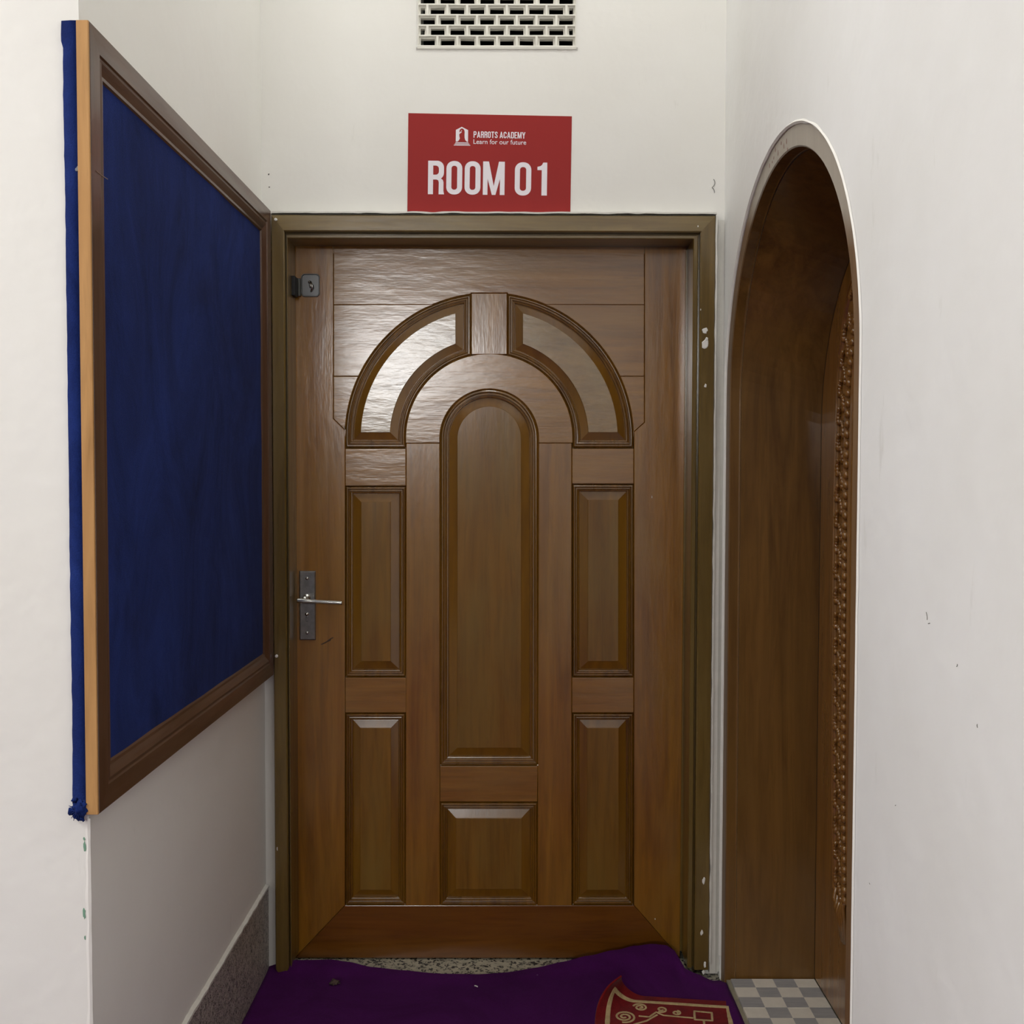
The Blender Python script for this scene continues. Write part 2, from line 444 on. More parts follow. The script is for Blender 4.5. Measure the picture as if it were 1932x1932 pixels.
MOULD = [(-.6,-6),(0,0),(1.2,-2.6),(2.2,.6),(3.4,2.0),(4.6,1.8),(5.6,-1.4),(6.4,-2.2),(7.2,.2),(8.6,.6),(9.6,-.6),(10.2,-4),(11.4,-3),(12.8,-3.6),(13.8,-7),(14.2,-12)]
def panel(fn, wd=14.0, bev=15.0, mat=MC, hf=0.5):
    k = wd/14.2
    def lp(d, h): return [(x, YL - h/1000, z) for x, z in (PL(*p) for p in fn(d))]
    bm = NB(); rings(bm, [lp(d*k, h) for d, h in MOULD], cap=False); obj('moulding', bm, MM, d1)
    bm = NB(); rings(bm, [lp(wd-.8, -14), lp(wd-.7, -10.0), lp(wd+.5, -9.5), lp(wd+bev, -3.6+hf), lp(wd+bev+.15, -1.4+hf)], cap=False)
    b = obj('panel_bevel', bm, MBev, d1)
    bm = NB(); rings(bm, [lp(wd+bev+.1, -3.5+hf), lp(wd+bev+.15, -1.5+hf), lp(wd+bev+.8, -1.0+hf)]); obj('raised_panel', bm, mat, d1)
panel(sector(-1, 889, 845), 15, 14, MD)
panel(sector(1, 957, 845), 15, 14, MD)
panel(archp(CX, 827, RC, 1444), 17, 15.5, MC)
panel(rect(652, 918, 766, 1277), 13.5, 15.5, MC)
panel(rect(1080, 914, 1196, 1277), 13.5, 15.5, MC)
panel(rect(652, 1346, 765, 1707), 13.5, 14, MC)
panel(rect(1080, 1346, 1195, 1707), 13.5, 14, MC)
panel(rect(830, 1514, 1014, 1708), 14, 16, MC)
bm = NB(); a = PL(556, 1808); b = PL(1295, 461); box(bm, (a[0]+.001, YL+.022, a[1]+.001), (b[0]-.004, YL+.042, b[1]-.002))
obj('hidden_light_stop', bm, MV, d1)  # unseen slab added behind the planks to keep light from leaking through

# lever handle on its back plate
def rrect(cx, cz, hw, hh, r, n=6):
    pts = []
    for sx, sz, a0 in ((1,1,0), (-1,1,90), (-1,-1,180), (1,-1,270)):
        for i in range(n+1):
            t = math.radians(a0 + 90*i/n); pts.append((cx+sx*(hw-r)+r*math.cos(t), cz+sz*(hh-r)+r*math.sin(t)))
    return pts
c = PL(581, 1142); hw, hh = 15.2*PX, 65.5*PX
bm = NB()
rings(bm, [[(x, YL-h, z) for x, z in rrect(c[0], c[1], hw-d, hh-d, .001, 2)] for d, h in ((0,-.002),(0,.006),(.0006,.0075),(.003,.009))])
plate = obj('handle_plate', bm, MMet, d1)
for v in (1091, 1193.5):
    q = PL(580.5, v); bm = NB(); cyl(bm, (q[0], YL-.0085, q[1]), (q[0], YL-.0098, q[1]), .0048, .0044)
    blob(bm, (q[0], YL-.0098, q[1]), (.0034, .0026, .0034)); obj('screw', bm, MMetB, plate, True)
q = PL(580, 1127); tip = PL(651, 1133.5); st = PL(567, 1129)
bm = NB(); cyl(bm, (q[0], YL-.008, q[1]), (q[0], YL-.014, q[1]), .0115, .0105, 28); cyl(bm, (q[0], YL-.013, q[1]), (q[0], YL-.05, q[1]-.001), .0085, n=24)
obj('spindle_collar', bm, MMetB, plate, True)
bm = NB(); yy = YL-.052
e0, e1 = Vector((st[0], yy, st[1])), Vector((tip[0], yy, tip[1]))
tube(bm, [e0, e0.lerp(e1, .004)] + [e0.lerp(e1, .02+.96*k/10) for k in range(11)] + [e0.lerp(e1, .996), e1], lambda t: .0045 if t in (0, 1) else (.0068 if t < .3 else .0058), 20)
obj('lever', bm, MMetB, plate, True)
q = PL(580, 1158); bm = NB(); cyl(bm, (q[0], YL-.0085, q[1]), (q[0], YL-.011, q[1]), .0058, .0052, 24); blob(bm, (q[0], YL-.0115, q[1]), (.0036, .003, .0036)); obj('lock_cylinder', bm, MMetB, plate, True)
q2 = PL(580, 1167); bm = NB()
rings(bm, [[(x, YL-h, z) for x, z in rrect(q2[0], q2[1], .0036-d, .0085-d, .003, 5)] for d, h in ((0,.0085),(.0004,.0098),(.001,.0102))])
obj('cylinder_keyway', bm, MMet, plate)

# hasp plate with staple
c = PL(586, 538.5)
bm = NB()
rings(bm, [[(x, YL-h, z) for x, z in rrect(c[0], c[1], 17.5*PX-d, 21.5*PX-d, 7*PX-d*.7, 6)] for d, h in ((0,-.001),(0,.003),(.001,.0045),(.0022,.0045),(.0034,.002),(.0038,.0018))])
hasp = obj('hasp_plate', bm, MHasp, d1); hasp['label'] = 'small steel staple plate near the top left corner'
bm = NB(); q = PL(586, 541)
tube(bm, [(q[0]-.001, YL+.001, q[1]+.0125), (q[0]+.001, YL-.008, q[1]+.0125), (q[0]+.006, YL-.014, q[1]+.006), (q[0]+.008, YL-.016, q[1]-.003), (q[0]+.005, YL-.012, q[1]-.011), (q[0]+.002, YL-.004, q[1]-.014), (q[0]+.001, YL+.001, q[1]-.014)], .0024, 10)
blob(bm, (q[0]-.001, YL-.005, q[1]+.0125), (.006, .004, .005)); blob(bm, (q[0], YL-.004, q[1]+.003), (.0035,.0035,.008))
obj('staple', bm, MMetB, hasp, True)
bm = NB(); c2 = PL(563, 541.5)
vs = box(bm, (c2[0]-.009, YL-.012, c2[1]-.029), (c2[0]+.009, YL-.0045, c2[1]+.024)); bevel(bm, .0012, 1)
obj('hasp_tongue', bm, plain('dull_steel', (86,86,82), .4, .9), hasp)

# scuffs and splinters on the leaf
def patch(parent, mat, pts, nrm, lift=.0008, name='paint_fleck'):
    bm = NB(); c = sum((Vector(p) for p in pts), Vector())/len(pts)
    n = Vector(nrm)
    base = [Vector(p) for p in pts]; top = [c + (p-c)*.8 + n*lift for p in base]
    A = [bm.verts.new(p) for p in base]; B = [bm.verts.new(p) for p in top]
    for i in range(len(A)):
        j = (i+1) % len(A); bm.faces.new((A[i], A[j], B[j], B[i]))
    bm.faces.new(B)
    return obj(name, bm, mat, parent)
def fleck(parent, mat, c, ax, ay, w, h, seed, n=9, lift=.0008, name='paint_fleck'):
    r = random.Random(seed); ax = Vector(ax); ay = Vector(ay)
    pts = []
    for i in range(n):
        t = 2*math.pi*i/n; k = r.uniform(.55, 1.1)
        pts.append(Vector(c) + ax*math.cos(t)*w*k + ay*math.sin(t)*h*k)
    return patch(parent, mat, pts, ax.cross(ay), lift, name)
MScuff = plain('dark_scuff', (70,46,22), .6)
for (u, v, w_, h_, s) in ((621,1208,7,2.2,1),(612,1213,8,1.8,2),(626,1204,5,1.4,3)):
    q = onY(u, v, YL-.0001); fleck(d1, MScuff, q, (.9,0,.42), (-.42,0,.9), w_*PX, h_*PX, s, lift=.0002, name='scuff')
q = onY(1230, 937, YL-.0001); fleck(d1, MWhite, q, (1,0,0), (0,0,1), .0012, .005, 4, lift=.0003)
q = onY(1236, 1734, YL-.0001); fleck(d1, MWhite, q, (1,0,0), (0,0,1), .0018, .0028, 5, lift=.0003)

# ---------------------------------------------------------------- door frame
FR = root('trim_3', (0, D, 0), kind='structure')
CF = 2.965                                              # face of the casing
xl0, xl1 = onY(514, 900, CF).x, onY(539, 900, CF).x
xr1, xr0 = onY(1346, 900, CF).x, onY(1318, 900, CF).x
xi_l, xi_r = onY(545.5, 900, 2.985).x, onY(1304, 900, 2.985).x
zt1, zt0 = onY(930, 406, CF).z, onY(930, 437, CF).z
zi = onY(930, 451, 2.985).z
zb = .028
def jamb(name, sgn, xo, xc, xi, mat):
    # cross-section (x, y) from wall side to reveal
    sec = [(xo, D+.03), (xo, CF+.003), (xo-sgn*.003, CF), (xc+sgn*.003, CF), (xc, CF+.003), (xc, CF+.026), (xc-sgn*.004, CF+.026), (xc-sgn*.004, 2.982), (xc-sgn*.006, 2.979), (xi+sgn*.002, 2.979), (xi, 2.982), (xi, YL+.001), (xi-sgn*.012, YL+.0012) , (xi-sgn*.012, D+.17), (xo, D+.17)]
    return sec
def sweep(bm, sec, z0, z1f):
    lo = [bm.verts.new((x, y, z0)) for x, y in sec]; hi = [bm.verts.new((x, y, z1f(x))) for x, y in sec]
    n = len(sec)
    for i in range(n):
        j = (i+1) % n; bm.faces.new((lo[i], lo[j], hi[j], hi[i]))
    ngon(bm, lo); ngon(bm, hi)
# left jamb: mitred into the head
bm = NB(); sec = jamb('', -1, xl0, xl1, xi_l, MF)
sweep(bm, sec, zb, lambda x: zt1 - (x-xl0)*(zt1-zt0)/(xl1-xl0) if x <= xl1 else max(zt0 - (x-xl1)*(zt0-zi)/(xi_l-xl1), zi-.02))
obj('jamb', bm, MF, FR)
bm = NB(); sec = jamb('', 1, xr1, xr0, xi_r, MF)
sweep(bm, sec, zb, lambda x: zt1 - (xr1-x)*(zt1-zt0)/(xr1-xr0) if x >= xr0 else max(zt0 - (xr0-x)*(zt0-zi)/(xr0-xi_r), zi-.02))
obj('jamb', bm, MF, FR)
bm = NB()
hs = [(zt1, D+.03), (zt1, CF+.003), (zt1-.003, CF), (zt0+.003, CF), (zt0, CF+.003), (zt0, CF+.026), (zt0-.006, CF+.026), (zt0-.006, 2.982), (zt0-.008, 2.979), (zi+.002, 2.979), (zi, 2.982), (zi, YL+.001), (zi-.02, YL+.0012), (zi-.02, D+.17), (zt1, D+.17)]
def xleft(z): return xl0 + (zt1-z)*(xl1-xl0)/(zt1-zt0) if z >= zt0 else min(xl1 + (zt0-z)*(xi_l-xl1)/(zt0-zi), xi_l)
def xright(z): return xr1 - (zt1-z)*(xr1-xr0)/(zt1-zt0) if z >= zt0 else max(xr0 - (zt0-z)*(xr0-xi_r)/(zt0-zi), xi_r)
A = [bm.verts.new((xleft(z), y, z)) for z, y in hs]; B = [bm.verts.new((xright(z), y, z)) for z, y in hs]
for i in range(len(hs)):
    j = (i+1) % len(hs); bm.faces.new((A[i], A[j], B[j], B[i]))
ngon(bm, A); ngon(bm, B)
obj('head', bm, MFH, FR)
# rounded foot of the left casing
bm = NB(); n = 14; w_ = (xl1-xl0)/2; cx = (xl0+xl1)/2
loop = [(xl0+.0006, zb+.002)] + [(cx - (w_-.0006)*math.cos(math.pi*i/n), zb+.002 - (w_*.9)*math.sin(math.pi*i/n)) for i in range(1, n)] + [(xl1-.0006, zb+.002)]
if area2(loop) < 0: loop = loop[::-1]
rings(bm, [[(x, CF+.02, z) for x, z in loop], [(x, CF+.003, z) for x, z in loop], [(x, CF+.0005, z) for x, z in inset(loop, .0015)]]); obj('casing_foot', bm, MF, FR)
# ragged plaster joint along the head and the right casing
def ragged(name, mat, pts, wfn, dfn, parent, nrm=Vector((0,-1,0)), side=Vector((0,0,1))):
    bm = NB(); prev = None
    for i, p in enumerate(pts):
        a = wfn(i); t = dfn(i); p = Vector(p)
        vs = [bm.verts.new(q) for q in (p - side*a*.5, p - side*a*.3 + nrm*t, p + side*a*.3 + nrm*t, p + side*a*.5)]
        if prev:
            for q in range(3): bm.faces.new((prev[q], prev[q+1], vs[q+1], vs[q]))
        prev = vs
    return obj(name, bm, mat, parent)
nn = 160
ragged('dirt_line', MSoil, [(xl0+(xr1-xl0)*i/nn, CF+.012, zt1+.001+.0016*noise.noise((i*.11,0,0))) for i in range(nn+1)], lambda i: .006+.004*noise.noise((i*.17,3,0)), lambda i: .010, FR)
ragged('plaster_lip', MWhite, [(xl0+(xr1-xl0+.004)*i/nn, D-.001, zt1+.0085+.002*noise.noise((i*.13,7,0))) for i in range(nn+1)], lambda i: .008+.003*noise.noise((i*.3,5,0)), lambda i: .030+.003*noise.noise((i*.2,9,0)), FR)
ragged('plaster_lip', MWhite, [(xr1+.003+.0016*noise.noise((i*.21,2,0)), CF+.012, .05+(zt1-.05)*i/nn) for i in range(nn+1)], lambda i: .007+.005*noise.noise((i*.27,5,1)), lambda i: .012+.002*noise.noise((i*.5,1,0)), FR, side=Vector((1,0,0)))
MF2 = plain('thick_white_paint', (238,236,230), .5)
for (u, v, w_, h_, s) in ((1330,624,7,6,11),(1330,648,8,11,12),(1333,640,4,4,13),(1331,728,3,4,14),(1322,584,1,2,15),(1317,427,1.2,2.6,16),(523,1602,1,5,17),(1330,1820,3,9,18),(1327,1855-20,3,6,19),(1324,1760,3,6,20),(1328,1662,3.4,9,21)):
    q = onY(u, v, CF-.0002); fleck(FR, MF2, q, (1,0,0), (0,0,1), w_/F*CF, h_/F*CF, s, 11, .0012)
# white plastered strip at the right of the frame, proud of the wall, broken along its inner edge
bm = NB(); prev = None; nn2 = 140
for i in range(nn2+1):
    z = .015 + (zt1-.02)*i/nn2; rc = .026*max(0, (z-1.25)/(zt1-1.25)); e = xr1 + .001 - .003*abs(noise.noise((z*13, 4, 0))) - .002*noise.noise((z*60, 1, 0))
    vs = [bm.verts.new(p) for p in ((e, D-.001, z), (e+.002, CF+.006+rc, z), (R-.012, CF+.008+rc*.9, z), (R-.0005, D-.018+rc*.6, z))]
    if prev:
        for q in range(3): bm.faces.new((prev[q], prev[q+1], vs[q+1], vs[q]))
    prev = vs
struct('trim_4', bm, MWhite)
# black keeper of the hasp on the frame reveal
bm = NB(); k = PL(553, 541, YL-.03)
box(bm, (k[0]-.010, YL-.055, k[1]-.030), (k[0]+.011, YL-.016, k[1]+.028)); bevel(bm, .002, 2)
kk = obj('hasp_keeper', bm, MBlk, FR); kk['label'] = 'black metal keeper block'

# ---------------------------------------------------------------- arched opening: frame, lining, carved leaf, sill
AF = root('trim_5', (R, YC, 0), kind='structure')
def archband(bm, sec, z0=.0, n=56):
    """sec: list of (x, inset, dspr, dapx) swept over the arch"""
    prev = None; first = None
    for (x, d, ds) in sec:
        pts = arch(d, n, SPR+ds, APX+ds, z0)
        vs = [bm.verts.new((x, y, z)) for y, z in pts]
        if prev:
            for i in range(len(vs)-1): bm.faces.new((prev[i], prev[i+1], vs[i+1], vs[i]))
        prev = vs
m, nt, bs = M('arch_frame_finish')           # brown varnish below, bare putty-grey paint over the crown
geo = nt.nodes.new('ShaderNodeTexCoord'); sep = nt.nodes.new('ShaderNodeSeparateXYZ'); nt.links.new(geo.outputs['Object'], sep.inputs[0])
ma = nt.nodes.new('ShaderNodeMath'); ma.operation = 'MULTIPLY_ADD'; ma.inputs[1].default_value = -.28
nt.links.new(sep.outputs['Y'], ma.inputs[0]); nt.links.new(sep.outputs['Z'], ma.inputs[2])
nz_ = tex(nt, coords(nt, (1,1,1)), 12, 5)
mb = nt.nodes.new('ShaderNodeMath'); mb.operation = 'MULTIPLY_ADD'; mb.inputs[1].default_value = .05
nt.links.new(nz_, mb.inputs[0]); nt.links.new(ma.outputs[0], mb.inputs[2])
fac = ramp(nt, mb.outputs[0], [(0, grey(0)), (1, grey(1))])
mr = nt.nodes.new('ShaderNodeMapRange'); mr.inputs['From Min'].default_value = 2.06; mr.inputs['From Max'].default_value = 2.14
nt.links.new(mb.outputs[0], mr.inputs['Value'])
gg = tex(nt, coords(nt, (1,1,.1)), 40, 4)
brown = mix(nt, gg, lin((86,62,38)), lin((136,106,74)))
grey_ = mix(nt, gg, lin((146,136,122)), lin((170,162,148)))
nt.links.new(mix(nt, mr.outputs[0], brown, grey_), bs.inputs['Base Color']); bs.inputs['Roughness'].default_value = .45
MAF = m
bm = NB(); archband(bm, [(R+.02, -.004, 0), (R+.004, -.002, 0), (R+.0035, .003, 0), (R+.0035, .047, 0), (R+.006, .050, 0)]); obj('arch_casing', bm, MAF, AF)
bm = NB(); archband(bm, [(R+.006, .050, 0), (R+.030, .0505, -.002), (R+.033, .0515, -.003)]); 
obj('arch_reveal', bm, MLin, AF)
bm = NB(); archband(bm, [(R+.033, .0515, -.003), (R+.0335, .0485, -.003), (R+.036, .048, -.003)]); obj('joint_bead', bm, wood('joint_bead_wood', (176,140,92), (150,112,70), (166,132,90), 'Z', .4, .1, .1), AF)
bm = NB(); archband(bm, [(R+.036, .0505, -.004), (R+.14, .053, -.035), (R+.262, .055, -.075)]); obj('arch_lining', bm, MLin, AF)
bm = NB(); archband(bm, [(R+.2615, .0545, -.075), (R+.2615, .0580, -.075), (R+.264, .0580, -.075)]); obj('painted_gap_shade', bm, MBlk, AF)  # thin black strip painted in for the shade where leaf meets lining
# ragged white plaster arris round the opening
bm = NB(); base = arch(0, 110, z0=0.05); prev = None
pts = []
for i in range(len(base)-1):
    a, b = Vector(base[i]), Vector(base[i+1]); m_ = max(1, int((b-a).length/.02))
    for k in range(m_): pts.append(a + (b-a)*k/m_)
for i, p in enumerate(pts):
    o = (Vector((YC, min(p.y, SPR))) - p).normalized()
    k1 = .003 + .0025*noise.noise((i*.35, 0, 0)) ; k2 = .005 + .003*noise.noise((i*.3, 4, 0))
    qs = [p - o*k2, p - o*k2*.3, p + o*k1]
    vs = [bm.verts.new((R-.0005, qs[0].x, qs[0].y)), bm.verts.new((R-.0035, qs[1].x, qs[1].y)), bm.verts.new((R+.0005, qs[2].x, qs[2].y)), bm.verts.new((R+.006, qs[2].x, qs[2].y))]
    if prev:
        for q in range(3): bm.faces.new((prev[q], prev[q+1], vs[q+1], vs[q]))
    prev = vs
obj('plaster_arris', bm, MF2, AF)
MDrip = plain('brown_drip', (120,70,58), .6)
for k_, (u, v, h_) in enumerate(((1452,312,5),(1460,298,4),(1463,283,6),(1468,290,7),(1474,270,4),(1479,276,6),(1484,266,7),(1486,282,4),(1457,306,3),(1471,301,4))):
    q = onX(u, v, R+.0034); fleck(AF, MDrip, q, (0,-1,0), (0,0,1), .0028, h_/F*q.y, 60+k_, 9, .0003, 'drip')
# pale scuffs on the lining of the far jamb
MTan = plain('tan_scuff', (118,86,48), .5, var=.5, vs=80)
for (u, v, w_, h_, s) in ((1489,459,4,8,31),(1483,602,24,3,32),(1510,604,14,3,33),(1466,603,9,4,34)):
    q = onY(u, v, 2.905); fleck(AF, MTan, q, (1,0,0), (0,0,1), w_/F*2.9, h_/F*2.9, s, 15, .0006, 'scuff')
# leaf
XLf = R+.262
d2 = root('door_2', (XLf, YC, .03), kind='structure')
bm = NB()
lp = arch(.052, 48, SPR-.078, APX-.078, .03)
P2 = lp[::-1] if area2(lp) < 0 else lp
rings(bm, [[(XLf+.035, y, z) for y, z in P2], [(XLf+.003, y, z) for y, z in P2], [(XLf, y, z) for y, z in inset(P2, .003)]]); obj('leaf', bm, MLeaf, d2)
# leaf mouldings: frame rebate, vine, bead
ctr = [(1594,1700),(1592,1500),(1593,1250),(1594,1100),(1595,1000),(1597,900),(1599,820),(1601,750),(1604,700),(1609,650),(1614,600)]
bp = [onX(u, v, XLf-.004) for u, v in ctr]
path = [(p.y, p.z) for p in bp]
def resample(path, step):
    out = []; P = [Vector(p) for p in path]; acc = 0
    for a, b in zip(P, P[1:]):
        l = (b-a).length
        while acc <= l: out.append((a + (b-a)*acc/l, (b-a).normalized())); acc += step
        acc -= l
    return out
# continue the row over the crown to the near half
fy, fz = path[-1]
for k in range(1, 12):
    t = k/12; path.append((fy + (2*YC-2*fy)*t, fz + .12*math.sin(math.pi*t)))
path += [(2*YC-y, z) for y, z in reversed(path[:11])]
pts = resample(path, .0265)
bm = NB()
for p, d in pts: blob(bm, (XLf-.004, p.x, p.y), (.009, .0105, .0112), 3)
obj('bead_carving', bm, MLeaf, d2, True)
bm = NB()
def strip(path, off, w_, h_):
    prev = None
    for (p, d) in resample(path, .02):
        n_ = Vector((-d.y, d.x)); n_ = n_ if (p.x > YC) == (n_.x > 0) or True else -n_
        q = p + n_*off
        vs = [bm.verts.new((XLf+.001, q.x-n_.x*w_, q.y-n_.y*w_)), bm.verts.new((XLf-h_, q.x-n_.x*w_*.5, q.y-n_.y*w_*.5)), bm.verts.new((XLf-h_, q.x+n_.x*w_*.5, q.y+n_.y*w_*.5)), bm.verts.new((XLf+.001, q.x+n_.x*w_, q.y+n_.y*w_))]
        if prev:
            for k in range(3): bm.faces.new((prev[k], prev[k+1], vs[k+1], vs[k]))
        prev = vs
sg = -1 if (Vector((-(path[1][1]-path[0][1]), 0)).x > 0) else 1
for off, w_, h_ in ((-.022, .004, .006), (.018, .004, .005), (-.088, .005, .005), (-.105, .003, .004)): strip(path, off, w_, h_)
obj('panel_moulding', bm, MLeaf, d2)
bm = NB(); rr = random.Random(5)
for i, (p, d) in enumerate(resample(path, .034)):
    n_ = Vector((-d.y, d.x)); s_ = 1 if i % 2 else -1
    q = p - n_*(.055 + s_*.010)
    # a curled leaf: a rising arc of shrinking lobes
    for k in range(5):
        t = k/4; a = s_*(1.9*t - .4)
        q2 = q + d*(.016*math.sin(a*1.0)) * s_ + n_*(-.014*math.cos(a)*s_*.8) + d*.012*t
        blob(bm, (XLf-.003-.003*t, q2.x, q2.y), (.0075-.002*t, .0085-.004*t, .0105-.004*t), 2, .5, i+k*.3)
for k in range(6):
    t = k/5; q = Vector((pts[0][0].x, pts[0][0].y)) + Vector((.0+.075*t, -.02-.03*math.sin(t*3)))
    tube(bm, [(XLf-.002, q.x, q.y+.03), (XLf-.007, q.x+.006, q.y), (XLf-.002, q.x-.01-.02*t, q.y-.09+.06*t)], .006, 7)
obj('vine_carving', bm, MLeaf, d2, True)

# tiled sill
ZS = .030
sill = root('tiled_sill', (R+.12, 2.4, 0), 'low sill of grey and white checked tiles in the foot of the arched opening', 'sill')
XS0, XS1 = onZ(1380, 1850, ZS).x, XLf-.001
YS = onY(1450, 1848, YF-.055)
m, nt, bs = M('checked_tile')
c = coords(nt, (1,1,1)); 
tcn = nt.nodes.new('ShaderNodeTexCoord'); mp = nt.nodes.new('ShaderNodeMapping'); nt.links.new(tcn.outputs['Object'], mp.inputs[0])
sq = (XS1-XS0)/4
mp.inputs['Scale'].default_value = (1/sq, 1/.0545, 1)
mp.inputs['Location'].default_value = (-(XS0-(R+.12))/sq, -(YF-.055-2.4)/.0545, .5)
ck = nt.nodes.new('ShaderNodeTexChecker'); ck.inputs['Scale'].default_value = 1.0; nt.links.new(mp.outputs[0], ck.inputs['Vector'])
st = tex(nt, coords(nt, (1,9,1)), 16, 5, .7); st2 = tex(nt, coords(nt, (1,1,1)), 30, 4)
ga = mix(nt, st, lin((126,128,132)), lin((182,180,178))); wb = mix(nt, st2, lin((206,200,188)), lin((230,224,212)))
nt.links.new(mix(nt, ck.outputs['Fac'], wb, ga), bs.inputs['Base Color']); bs.inputs['Roughness'].default_value = .28
MTile = m
bm = NB(); box(bm, (R+.009, YN+.002, .0), (XLf+.03, YF-.002, ZS-.008)); obj('screed', bm, plain('dusty_screed', (150,142,122), .8, b=.4, var=.3), sill)
yb = YF-.058; k = 0
while yb > YN+.02:
    ya = max(yb-.1635, YN+.003)
    bm = NB(); box(bm, (XS0, ya+.0012, ZS-.008), (XS1, yb-.0012, ZS)); bevel(bm, .0008, 1); obj('tile', bm, MTile, sill); yb -= .1635; k += 1
    if k > 6: break

# ---------------------------------------------------------------- bulletin board
XB0, XB1 = -.705, -.6915                                 # board face at the near and the far end
YB0, YB1 = 1.735, 2.962
ZB1n, ZB0n = onX(172+8, 34, XB0).z, onX(190, 1545, XB0).z
def bx_(y): return XB0 + (XB1-XB0)*(y-YB0)/(YB1-YB0)
pt = onY(180, 30, YB0); pb = onY(188, 1543, YB0); pf = onY(514, 402, YB1); pg = onY(517, 1270, YB1)
zt = (pt.z + pf.z)/2; zb_ = (pb.z + pg.z)/2
print('board', pt, pb, pf, pg)
bd = root('bulletin_board', (L, 2.35, zb_), 'large wood-framed notice board of dark blue felt on the left wall', 'bulletin board')
BR = [(0,-.0300),(0,-.002),(.002,0),(.040,0),(.0425,-.0035),(.0445,-.0035),(.050,-.001),(.058,-.0045),(.066,-.0085),(.072,-.0085),(.075,-.0125),(.078,-.0155)]
def brd(side):
    bm = NB(); prev = None
    for d, h in BR:
        c4 = [(YB0+d, zb_+d), (YB1-d, zb_+d), (YB1-d, zt-d), (YB0+d, zt-d)]
        a, b = c4[side], c4[(side+1) % 4]
        vs = [bm.verts.new((max(bx_(p[0])+h, L+.0005) if h > -.02 else L+.0005, p[0], p[1])) for p in (a, b)]
        if prev: bm.faces.new((prev[0], prev[1], vs[1], vs[0]))
        prev = vs
    return bm
obj('bottom_rail', brd(0), MBf, bd); obj('far_stile', brd(1), MBfv, bd); obj('top_rail', brd(2), MBf, bd); obj('near_stile', brd(3), MBfv, bd)
bm = NB(); d = .074
nu, nv = 60, 60
G = [[bm.verts.new((max(bx_(YB0+d+(YB1-YB0-2*d)*i/nu)-.0125, L+.001)+.0012*noise.noise((i*.12, j*.12, 0)), YB0+d+(YB1-YB0-2*d)*i/nu, zb_+d+(zt-zb_-2*d)*j/nv)) for j in range(nv+1)] for i in range(nu+1)]
for i in range(nu):
    for j in range(nv): bm.faces.new((G[i][j], G[i+1][j], G[i+1][j+1], G[i][j+1]))
obj('felt_panel', bm, MBlue, bd, True)['label'] = 'dark blue felt'
bm = NB(); box(bm, (L+.001, YB0-.004, zb_+.001), (XB0-.0008, YB0+.001, zt-.001)); bevel(bm, .0006, 1)
obj('raw_edge', bm, MEdge, bd)['label'] = 'pale orange raw wood edge'
# felt turned over onto the front face of the wall
flap_mat = MBlue
bm = NB(); prev = None; n = 120
for i in range(n+1):
    t = i/n; z = zb_ + (zt-zb_)*t; e = -.7505 + .0022*noise.noise((z*5, 0, 0)) + .001*noise.noise((z*40, 2, 0)) - .003*(t > .97)
    y = YB0+.001
    vs = [bm.verts.new(p) for p in ((L+.002, y+.003, z), (L+.001, y-.001, z), (L-.01, y-.0012+.001*noise.noise((z*14,3,0)), z), (e, y+.001, z), (e-.0005, WF, z))]
    if prev:
        for q in range(4): bm.faces.new((prev[q], prev[q+1], vs[q+1], vs[q]))
    prev = vs
obj('felt_flap', bm, MBlue, bd, True)['label'] = 'brighter blue felt edge'
bm = NB(); q = onY(150, 1530, YB0-.004)
blob(bm, (q.x+.002, q.y, q.z+.004), (.011, .007, .013), 3, .9, 1.2)
for k, (dx, dz, sx, sz) in enumerate(((-.012,.002,.006,.005),(-.016,-.002,.004,.006),(-.010,.018,.0045,.004),(-.002,-.012,.006,.005),(.003,-.014,.004,.004),(-.008,-.009,.006,.005),(.007,.008,.005,.009))):
    blob(bm, (q.x+dx, q.y+.002, q.z+dz), (sx, .004, sz), 2, 1.1, k*1.9)
rr = random.Random(3)
for k in range(14):
    a = rr.uniform(2.6, 5.2); l = rr.uniform(.010, .02)
    p0 = Vector((q.x-.002, q.y, q.z)); p1 = p0 + Vector((math.cos(a), 0, math.sin(a)))*l
    tube(bm, [p0, (p0+p1)/2 + Vector((0,-.003,.002)), p1], lambda t: .0016*(1-t*.7), 5)
obj('frayed_tuft', bm, MBlue, bd, True)['label'] = 'frayed tangle of blue felt threads'
ca, cb = onX(181, 322, bx_(YB0+.004)+.0006), onX(203, 338, bx_(YB0+.040)+.0006)
bm = NB(); tube(bm, [ca, (ca+cb)/2 + Vector((0, 0, -.001)), cb], .0007, 6); obj('split', bm, plain('pale_split', (150,124,104), .7), bd)
q = onY(147, 319, YB0-.0012); fleck(bd, plain('grey_dust', (124,128,132), .9), q, (1,0,0), (0,0,1), .0058, .0055, 77, 11, .0008, 'dust_mark')
for (u, v) in ((520, 414), (521.5, 1238)):
    q = onY(u, v, 2.958); bm = NB(); cyl(bm, (q.x, 2.9615, q.z), (q.x, 2.957, q.z), .0045, .0042, 20)
    cyl(bm, (q.x, 2.957, q.z), (q.x, 2.9562, q.z), .0042, .0030, 20)
    s = obj('screw', bm, MF2, bd); s['label'] = 'small white screw head'

